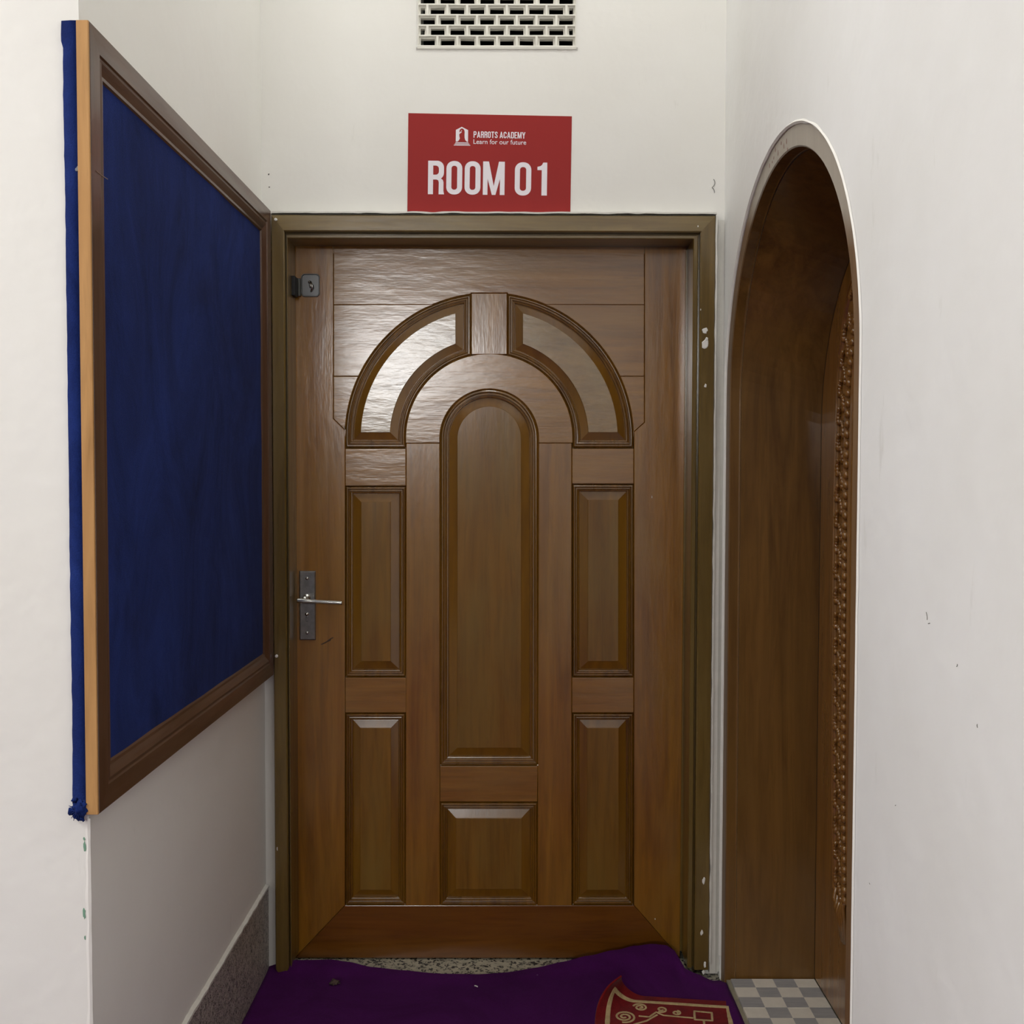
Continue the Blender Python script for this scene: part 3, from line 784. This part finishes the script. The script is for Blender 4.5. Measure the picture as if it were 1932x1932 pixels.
# ---------------------------------------------------------------- room sign
YS_ = D-.0012
cs = [onY(770.5, 213.5, YS_), onY(1079, 219.5, YS_), onY(1076, 403.5, YS_-.0), onY(768.5, 400.5, YS_)]
sg_ = root('room_sign', (cs[0].x*.5+cs[1].x*.5, D, cs[3].z), 'red paper sign reading ROOM 01 taped above the door', 'sign')
def SP(u, v, lift=.0007):
    """sign drawing px -> sign plane"""
    s = (u-770.5)/308.5; t = (v-213.5)/187
    a = cs[0].lerp(cs[1], s); b = cs[3].lerp(cs[2], s); p = a.lerp(b, t)
    return Vector((p.x, YS_-lift, p.z))
bm = NB()
fr = [SP(770.5,213.5,.0005), SP(1079,213.5,.0005), SP(1079,400.5,.0005), SP(770.5,400.5,.0005)]
A = [bm.verts.new(p) for p in fr]; B = [bm.verts.new(p + Vector((0,.0014,0))) for p in fr]
bm.faces.new(A); bm.faces.new(B[::-1])
for i in range(4): bm.faces.new((A[i], A[(i+1)%4], B[(i+1)%4], B[i]))
obj('panel', bm, MRed, sg_)
# lettering: condensed strokes. A glyph is a list of filled outlines (outer, hole...) in a w x 1 box
def ring_glyph(w, t):
    r = w*.5; ri = max(r-t, .01)
    def rr_(w0, w1, h0, h1, r):
        pts = []
        for cx, cy, a0 in ((w1-r, h1-r, 0), (w0+r, h1-r, 90), (w0+r, h0+r, 180), (w1-r, h0+r, 270)):
            for i in range(7): a = math.radians(a0+90*i/6); pts.append((cx+r*math.cos(a), cy+r*math.sin(a)))
        return pts
    return rr_(0, w, 0, 1, r*.92), rr_(t, w-t, t*.95, 1-t*.95, ri*.9)
def glyph(ch, w, t):
    """returns list of (outer, inner or None)"""
    if ch in 'O0': return [ring_glyph(w, t)]
    def q(*p): return (list(p), None)
    def bowl(y0, y1, w=w, t=t):        # closed D-bowl at right of a stem
        def d(x1, a, b, r):
            pts = [(0, a)] + [(x1-r+r*math.sin(math.radians(k*15)), a+r-r*math.cos(math.radians(k*15))) for k in range(7)]
            pts += [(x1-r+r*math.cos(math.radians(k*15)), b-r+r*math.sin(math.radians(k*15))) for k in range(7)] + [(0, b)]
            return pts
        o = d(w, y0, y1, min(w*.42, (y1-y0)*.45)); i_ = d(w-t, y0+t*.95, y1-t*.95, min(w*.2, (y1-y0-1.9*t)*.45))
        i_[0] = (t, y0+t*.95); i_[-1] = (t, y1-t*.95)
        return (o, i_)
    if ch == 'P': return [bowl(.42, 1), q((0,0),(t,0),(t,.5),(0,.5))]
    if ch == 'R': return [bowl(.44, 1), q((0,0),(t,0),(t,.5),(0,.5)), q((w-t*1.02,0),(w+.01,0),(w-.01,.10),(w-.01,.36),(w-.03,.43),(w-.10,.48),(w-.26,.52),(w-.30,.47),(w-t-.02,.42),(w-t,.36))]
    if ch == 'D': return [bowl(0, 1)]
    if ch == 'M': return [q((0,0),(t*.92,0),(t*.92,1),(0,1)), q((w-t*.92,0),(w,0),(w,1),(w-t*.92,1)),
                          q((0,1),(t*1.15,1),(w/2+t*.36,0),(w/2-t*.36,0)), q((w-t*1.15,1),(w,1),(w/2+t*.36,0),(w/2-t*.36,0))]
    if ch == '1': return [q((w-t,0),(w,0),(w,1),(w-t*.75,1),(w-t*.95,.93),(w-t*1.25,.89),(0,.87),(0,.77),(w-t,.77))]
    if ch == 'A': return [q((0,0),(t,0),(w/2+t*.42,1),(w/2-t*.42,1)), q((w-t,0),(w,0),(w/2+t*.42,1),(w/2-t*.42,1)), q((w*.25,.2),(w*.75,.2),(w*.70,.33),(w*.3,.33))]
    if ch == 'T': return [q((w/2-t/2,0),(w/2+t/2,0),(w/2+t/2,1),(w/2-t/2,1)), q((0,.86),(w,.86),(w,1),(0,1))]
    if ch == 'E': return [q((0,0),(t,0),(t,1),(0,1)), q((0,.86),(w,.86),(w,1),(0,1)), q((0,.44),(w*.88,.44),(w*.88,.57),(0,.57)), q((0,0),(w,0),(w,.14),(0,.14))]
    if ch == 'Y': return [q((w/2-t/2,0),(w/2+t/2,0),(w/2+t/2,.45),(w/2-t/2,.45)), q((0,1),(t,1),(w/2+t/2,.4),(w/2-t/2,.4)), q((w-t,1),(w,1),(w/2+t/2,.4),(w/2-t/2,.4))]
    if ch in 'CS':
        o, i_ = ring_glyph(w, t)
        def stroke(pts, t=t):
            Lp, Rp = [], []
            for k, p in enumerate(pts):
                a = Vector(pts[max(k-1,0)]); b = Vector(pts[min(k+1,len(pts)-1)]); d = (b-a).normalized(); n_ = Vector((-d.y, d.x))*t/2
                Lp.append(tuple(Vector(p)+n_)); Rp.append(tuple(Vector(p)-n_))
            return [([Lp[k], Rp[k], Rp[k+1], Lp[k+1]], None) for k in range(len(pts)-1)]
        h = t/2; r = w/2-h
        if ch == 'C':
            p = [(w-h,.34)] + [(w/2+r*math.cos(math.radians(-a)), h+r-r*math.sin(math.radians(a))) for a in range(0,181,20)] + [(w/2+r*math.cos(math.radians(a)), 1-h-r+r*math.sin(math.radians(a))) for a in range(180,-1,-20)] + [(w-h,.66)]
        else:
            p = [(h,.30)] + [(w/2-r*math.cos(math.radians(a)), h+r-r*math.sin(math.radians(a))) for a in range(0,181,20)] + [(w-h,.34),(w/2,.52),(h,.70)] + [(w/2+r*math.cos(math.radians(a)), 1-h-r+r*math.sin(math.radians(a))) for a in range(180,-1,-20)] + [(w-h,.70)]
        return stroke(p)
    return []
def letters(text, x0, y_base, H, tw, widths, gap, space, lift=.0009):
    bm = NB(); x = x0; kk_ = 0
    for ch in text:
        if ch == ' ': x += space; continue
        wd = widths.get(ch, widths['*'])
        for outer, inner in glyph(ch, wd/H, tw/H):
            kk_ += 1; lf = lift + .00006*(kk_ % 7)
            f = lambda p: SP(x + p[0]*H, y_base - p[1]*H, lf)
            if inner is None:
                ngon(bm, [bm.verts.new(f(p)) for p in outer])
            else:
                O = [bm.verts.new(f(p)) for p in outer]; I = [bm.verts.new(f(p)) for p in inner]; n_ = len(O)
                for k in range(n_): bm.faces.new((O[k], O[(k+1)%n_], I[(k+1)%n_], I[k]))
        x += wd + gap
    return bm, x
bm, x = letters('ROOM', 809, 366, 63.5, 9.6, {'*': 30, 'M': 41}, 4.6, 0); o = obj('large_lettering', bm, MSW, sg_)
bm, x = letters('0', 973, 366.5, 63.5, 9.6, {'*': 31}, 11, 0); obj('large_lettering', bm, MSW, sg_)
bm, x = letters('1', 1015.5, 366.0, 63.0, 10.3, {'*': 18.5}, 0, 0); obj('large_lettering', bm, MSW, sg_)
bm, x = letters('PARROTS', 894, 257.8, 12.2, 1.75, {'*': 5.5, 'A': 6.4, 'T': 5.6, 'S': 5.4}, 1.0, 4); obj('lettering', bm, MSW, sg_); print('x', x)
bm, x = letters('ACADEMY', 943.2, 257.8, 12.2, 1.75, {'*': 5.6, 'A': 6.5, 'M': 7.6, 'E': 4.9, 'Y': 6.2}, .95, 4); obj('lettering', bm, MSW, sg_); print('x', x)
cu = bpy.data.curves.new('tagline', 'FONT'); cu.body = 'Learn for our future'; cu.extrude = 0; cu.offset = 0.004
to = bpy.data.objects.new('tagline', cu); COL.objects.link(to)
bpy.context.view_layer.update()
me = bpy.data.meshes.new_from_object(to.evaluated_get(bpy.context.evaluated_depsgraph_get()))
bpy.data.objects.remove(to)
xs = [v.co.x for v in me.vertices]; ys = [v.co.y for v in me.vertices]
kx = 99.5/(max(xs)-min(xs)); ky = 8.7/(max(ys)-0)
for v in me.vertices:
    v.co = SP(894 + (v.co.x-min(xs))*kx, 269.3 - v.co.y*ky, .0010)
me.materials.clear()
link('tagline_lettering', me, MSW, sg_)
# emblem: a pointed doorway on three steps with a bird's head and neck cut out of it
bm = NB()
def poly(pts, lift=.0009, b=None):
    bb = b or bm; ngon(bb, [bb.verts.new(SP(u, v, lift)) for u, v in pts])
poly([(860.5,243.5),(871.5,237.6),(883.6,243.5),(883.6,265.6),(860.5,265.6)])
for (x0, x1, y0) in ((860,884.5,267.0),(858.6,886.3,269.3),(857,888,271.7)): poly([(x0,y0),(x1,y0),(x1,y0+1.3),(x0,y0+1.3)])
obj('emblem', bm, MSW, sg_)
bm = NB()
poly([(864.2,265.8),(866.6,263.0),(868.3,259.5),(867.3,256.0),(866.9,252.0),(869.3,249.6),(871.6,248.2),(870.7,246.3),(869.0,246.6),(867.6,248.6),(867.2,245.6),(868.4,242.6),(870.8,240.6),(873.8,240.9),(876.2,243.4),(877.2,247.0),(877.0,253.0),(877.2,258.0),(878.4,262.6),(881.6,265.8)], .0013)
obj('emblem_bird', bm, MRed, sg_)
bm = NB(); poly([(870.1,244.9),(871.1,243.9),(872.2,244.8),(871.2,246.0)], .0015); obj('emblem_eye', bm, MSW, sg_)

# ---------------------------------------------------------------- purple carpet
ct = root('carpet', (0, 1.5, 0), 'purple felt carpet covering the floor, its edge rucked up against the door', 'carpet')
edge_px = [(500,1812,.012),(530,1812,.03),(545,1812,.034),(620,1810,.032),(660,1815,.026),(700,1824,.020),(760,1831,.016),(830,1837,.014),(900,1838,.014),(960,1834,.016),(1010,1826,.020),(1060,1815,.028),(1110,1803,.038),(1160,1792,.052),(1200,1784,.066),(1230,1781,.074),(1255,1783,.070),(1275,1794,.056),(1290,1826,.03),(1312,1836,.024),(1345,1850,.014),(1372,1849,.012)]
E = []
for u, v, z in edge_px:
    p = onZ(u, v, z); E.append((p.x, min(p.y, YL-.004), z if p.y < YL-.004 else onY(u, v, YL-.004).z))
def interp(x, k):
    if x <= E[0][0]: return E[0][k]
    for a, b in zip(E, E[1:]):
        if a[0] <= x <= b[0]:
            t = (x-a[0])/(b[0]-a[0]); t = t*t*(3-2*t) if k == 2 else t; return a[k]+(b[k]-a[k])*t
    return E[-1][k]
XC0, XC1 = L+.008, R-.002
bm = NB(); nx, ny = 120, 110
G = []
def xr_(y): return XC1 if y > YF-.1 else XC1
for i in range(nx+1):
    row = []
    for j in range(ny+1):
        t = (j/ny)**2
        x = XC0 + (XC1-XC0)*i/nx
        ye = interp(x, 1); ze = interp(x, 2)
        y = ye - (ye - (-3.0))*t
        d = ye - y
        up = max(0, ze-.010)
        z = .010 + up*math.exp(-(d/(.022+up*1.0))**1.4) + .0045*math.exp(-((d-.03)/.018)**2)*(.6+.4*noise.noise((x*6,0,0)))
        z += .0012*noise.noise((x*8, y*8, 0)) + .0035*max(0, noise.noise((x*2.2, y*2.2, 3)))*min(1, d*8)
        z += .010*max(0, min(1, (x-(XC1-.05))/.04))*min(1, d*6) + .004*max(0, min(1, ((XC0+.03)-x)/.03))
        if i in (0,): z = min(z, .02)
        if 1.84 < y < 2.925: x += .011*(i/nx)**12
        row.append(bm.verts.new((x, y, z)))
    G.append(row)
for i in range(nx):
    for j in range(ny): bm.faces.new((G[i][j], G[i+1][j], G[i+1][j+1], G[i][j+1]))
# turned edge thickness
bmesh.ops.recalc_face_normals(bm, faces=bm.faces[:])
r = bmesh.ops.extrude_face_region(bm, geom=bm.faces[:])
for v in [v for v in r['geom'] if isinstance(v, bmesh.types.BMVert)]: v.co.z -= .0065
o = obj('carpet_sheet', bm, MPur, ct, True)
bm = NB(); box(bm, (-3.55, -3.65, .0005), (L+.006, WF-.012, .009)); obj('carpet_sheet', bm, MPur, ct)
# small litter on the carpet
q = onZ(632, 1856, .013); bm = NB(); blob(bm, (q.x, q.y, .018), (.012, .010, .0055), 3, 1.1, 2.2); o = obj('dirt_crumb', bm, plain('dry_mud', (82,66,56), .9, b=.6), smooth=True)
tag(o, 'brown clod of dirt on the purple carpet left of centre', 'dirt')
q = onZ(898, 1863, .013); bm = NB(); tube(bm, [(q.x-.004, q.y+.004, .016), (q.x, q.y, .0175), (q.x+.005, q.y-.003, .0165)], .0016, 6); o = obj('paper_scrap', bm, MF2)
tag(o, 'tiny curled pale scrap on the purple carpet near the middle', 'scrap')
q = onZ(1012, 1841, .013); bm = NB(); box(bm, (q.x-.0045, q.y-.002, .0145), (q.x+.0045, q.y+.002, .0163)); o = obj('paper_scrap', bm, MF2)
tag(o, 'tiny white scrap on carpet close to the door threshold', 'scrap')

# ---------------------------------------------------------------- prayer rug with a turned-up corner
# rug space: s along its far edge (left to right), t towards the camera, in metres
rA, rB = onZ(1160, 1874, .018), onZ(1388, 1889, .018)    # far edge
rL = onZ(1112, 1932, .018); rR = onZ(1396, 1932, .018)
rA = Vector((onZ(1112,1932,.018).x + .035, rA.y + .004, 0))
print('rug', rA, rB, rL, rR)
RW = (Vector((rB.x, rB.y, 0)) - rA).length + .010
us = (Vector((rB.x, rB.y, 0)) - rA).normalized(); ut = Vector((us.y, -us.x, 0))
RL = 1.1
def rug(s, t, lift=0):
    # the far left corner lifts and folds over towards the right
    k = (s*1.0 + t*.75)                     # distance across the fold from the corner
    FOLD = .105
    n_ = Vector((1.0, .75)).normalized(); dist = s*n_.x + t*n_.y; x0 = .107
    z = .0165 + .001*noise.noise((s*9, t*9, 2)); ds = dt = 0
    if dist < x0:
        a = (x0-dist); rad = .040
        th = min(a/rad, 2.3)
        ex = a - rad*math.sin(th) - max(0, a-2.3*rad)*math.cos(2.3)
        ez = rad*(1-math.cos(th)) + max(0, a-2.3*rad)*math.sin(2.3)
        ds = n_.x*ex; dt = n_.y*ex; z += ez
        nx_ = math.sin(th); nz_ = math.cos(th)
        ds += n_.x*lift*nx_; dt += n_.y*lift*nx_; z += lift*nz_
    else: z += lift
    p = rA + us*(s+ds) + ut*(t+dt)
    return Vector((p.x, p.y, z))
pr = root('prayer_rug', (rA.x+.15, rA.y-.3, .012), 'small red rug with beige scrollwork border and upturned corner lying on the purple carpet', 'rug')
bm = NB(); ns, nt_ = 60, 150
top = [[bm.verts.new(rug(RW*i/ns, RL*(j/nt_)**1.5, 0)) for j in range(nt_+1)] for i in range(ns+1)]
bot = [[bm.verts.new(rug(RW*i/ns, RL*(j/nt_)**1.5, -.0045)) for j in range(nt_+1)] for i in range(ns+1)]
for i in range(ns):
    for j in range(nt_):
        bm.faces.new((top[i][j], top[i+1][j], top[i+1][j+1], top[i][j+1])); bm.faces.new((bot[i][j], bot[i][j+1], bot[i+1][j+1], bot[i+1][j]))
for i in range(ns):
    bm.faces.new((top[i][0], bot[i][0], bot[i+1][0], top[i+1][0])); bm.faces.new((top[i][nt_], top[i+1][nt_], bot[i+1][nt_], bot[i][nt_]))
for j in range(nt_):
    bm.faces.new((top[0][j], top[0][j+1], bot[0][j+1], bot[0][j])); bm.faces.new((top[ns][j], bot[ns][j], bot[ns][j+1], top[ns][j+1]))
obj('pile', bm, MRug, pr, True)
def rstroke(bm, pts, w_):
    P = [Vector(p) for p in pts]; Q = []
    for a, b in zip(P, P[1:]):
        m_ = max(1, int((b-a).length/.006))
        Q += [a+(b-a)*k/m_ for k in range(m_)]
    Q.append(P[-1]); prev = None
    for k, p in enumerate(Q):
        d = (Q[min(k+1, len(Q)-1)]-Q[max(k-1, 0)]).normalized(); n_ = Vector((-d.y, d.x))*w_/2*(1+.12*noise.noise((k*.9, w_*90, 0)))
        e = [p-n_, p-n_*.7, p+n_*.7, p+n_]
        vs = [bm.verts.new(rug(max(q.x, .001), max(q.y, .001), l)) for q, l in zip(e, (-.0005, .0012, .0012, -.0005))]
        if prev:
            for q in range(3): bm.faces.new((prev[q], prev[q+1], vs[q+1], vs[q]))
        prev = vs
def rp(u, v):
    """flat rug coordinates of a point seen on the floor"""
    p = onZ(u, v, .018) - rA; p.z = 0; return (p.dot(us), p.dot(ut))
bm = NB(); b0 = .033
rstroke(bm, [(b0, RL-.03), (b0, b0), (RW-b0, b0), (RW-b0, RL-.03), (b0, RL-.03)], .0145)
obj('border_stripe', bm, MRugB, pr)['label'] = 'beige border stripe'
bm = NB()
def spiral(c, r0, r1, a0, turns, n=40, sy=1.0):
    return [(c[0] + (r0+(r1-r0)*k/n)*math.cos(a0+turns*2*math.pi*k/n), c[1] + sy*(r0+(r1-r0)*k/n)*math.sin(a0+turns*2*math.pi*k/n)) for k in range(n+1)]
c1 = rp(1178, 1917); c2 = rp(1208, 1900)
c1 = (max(c1[0], .07), c1[1])
rstroke(bm, spiral(c1, .004, .030, 0.5, 2.2), .0068)
rstroke(bm, spiral(c2, .003, .020, 2.0, -1.8), .0064)
c3 = rp(1248, 1904); c4 = rp(1276, 1910)
rstroke(bm, spiral(c3, .004, .015, .3, 1.3), .0064); rstroke(bm, spiral(c4, .003, .012, 1.2, -1.4), .006)
rstroke(bm, [rp(1205, 1916), rp(1225, 1918), rp(1238, 1909), rp(1252, 1915), rp(1275, 1917), rp(1308, 1920)], .006)
rstroke(bm, [rp(1195, 1932), rp(1220, 1925), rp(1240, 1914)], .006)
sqp = [rp(1310, 1907), rp(1343, 1910), rp(1344, 1925), rp(1311, 1923)]
rstroke(bm, sqp + [sqp[0], sqp[1]], .0068)
e = rp(1328, 1925); rstroke(bm, [e, (e[0], e[1]+.05), (e[0]-.02, e[1]+.09), (e[0], e[1]+.13), (e[0], e[1]+.5)], .0068)
for k in range(7):
    rstroke(bm, spiral((c1[0]+.004, c1[1]+.07+.07*k), .004, .024, k, 1.8*(-1)**k), .0064)
obj('scroll_pattern', bm, MRugB, pr)['label'] = 'beige scroll pattern'

# ---------------------------------------------------------------- marks on the walls
def wall_child(wall, name, mat, c, ax, ay, w_, h_, seed, lift=.0006, n=9):
    o = bpy.data.objects[wall]; return fleck(o, mat, c, ax, ay, w_, h_, seed, n, lift, name)
MHole = plain('plug_hole', (40,38,36), .9); MPen = plain('pencil_mark', (120,118,112), .8)
for (u, v, r_, s) in ((507,329,.0028,1),(508,353,.0022,2)):
    q = onY(u, v, D-.0001); wall_child('wall_back', 'screw_hole', MHole, q, (1,0,0), (0,0,1), r_, r_, s, .0003)
bm = NB(); q = onY(1346, 352, D-.001)
tube(bm, [(q.x + .0045*math.sin(t*1.0)*(1-.03*t), D-.0012, q.z + .018 - .0055*t*.8 + .003*math.cos(t*1.0)) for t in [k*.35 for k in range(24)]], .0007, 5)
obj('bent_wire', bm, MHole, bpy.data.objects['wall_back'])
for (u, v, w_, h_, s) in ((1748,1162,5,14,3),(1805,1255,4,5,4),(1753,1176,5,2,5),(1690,1520,2,2,6),(1845,1370,3,6,7),(1641,1667,1.5,2,8),(1380,1500,1,1,9)):
    if u < 1600: continue
    q = onX(u, v, R-.0001); k = q.y/F
    rr = random.Random(s); bm = NB()
    tube(bm, [(R-.0003, q.y + w_*k*math.sin(t*2.2+s)*.9, q.z + h_*k*(.5-t)) for t in [j/8 for j in range(9)]], .0006, 5)
    obj('pencil_mark', bm, MPen, bpy.data.objects['wall_right'])
for (u, v, w_, h_, s) in ((160,1597,3.5,11,1),(159,1583,2.4,5,2),(159,1724,3.5,14,3),(160,1769,2.2,5,4)):
    q = onY(u, v, WF-.0002); wall_child('wall_left', 'paint_chip', MGreen, q, (1,0,0), (0,0,1), w_/F*WF, h_/F*WF, s+40, .0004, 12)
ragw = []
bm = NB(); prev = None
for i in range(130):                      # crumbled plaster arris down the near corner of the left wall
    z = .02 + (zb_-.03)*i/129; a = .0035+.003*noise.noise((z*22, 0, 0))
    vs = [bm.verts.new(p) for p in ((L-.001-a*1.6, WF-.0003, z), (L-a*.5, WF-.0022, z), (L+.0018+a*.2, WF-.0002, z), (L+.0004, WF+.006, z))]
    if prev:
        for q in range(3): bm.faces.new((prev[q], prev[q+1], vs[q+1], vs[q]))
    prev = vs
obj('corner_arris', bm, MF2, bpy.data.objects['wall_left'])

# ---------------------------------------------------------------- the tube lamp on the rear wall that lights the place
lp_ = root('tube_lamp', (TUBE.x, -6.7, TUBE.z), 'white tube lamp fixed high on the wall behind the camera', 'lamp')
m, nt, bs = M('tube_glow'); bs.inputs['Emission Color'].default_value = (1, .98, .93, 1); bs.inputs['Emission Strength'].default_value = 12
bm = NB(); box(bm, (TUBE.x-.64, -6.70, TUBE.z-.03), (TUBE.x+.64, -6.65, TUBE.z+.03)); bevel(bm, .006, 2); obj('batten', bm, MF2, lp_)
bm = NB(); cyl(bm, (TUBE.x-.6, -6.62, TUBE.z), (TUBE.x+.6, -6.62, TUBE.z), .014, n=16); obj('tube', bm, m, lp_)
for s in (-1, 1):
    bm = NB(); box(bm, (TUBE.x+s*.61-.012, -6.66, TUBE.z-.02), (TUBE.x+s*.61+.012, -6.60, TUBE.z+.02)); obj('tube_holder', bm, MF2, lp_)
for (x, y, lb) in ((-.05, 2.3, 'white fill lamp added on the ceiling over the door niche'), (-2.8, -.5, 'white fill lamp added on the ceiling over the open hall')):  # unseen fixtures added to go with the overhead fill lights
    c_ = root('added_fill_lamp', (x, y, CEIL), lb, 'lamp')
    bm = NB(); box(bm, (x-.34, y-.19, CEIL-.05), (x+.34, y+.19, CEIL-.001)); bevel(bm, .008, 2); obj('housing', bm, MF2, c_)
    bm = NB(); box(bm, (x-.3, y-.15, CEIL-.058), (x+.3, y+.15, CEIL-.05)); obj('diffuser', bm, m, c_)
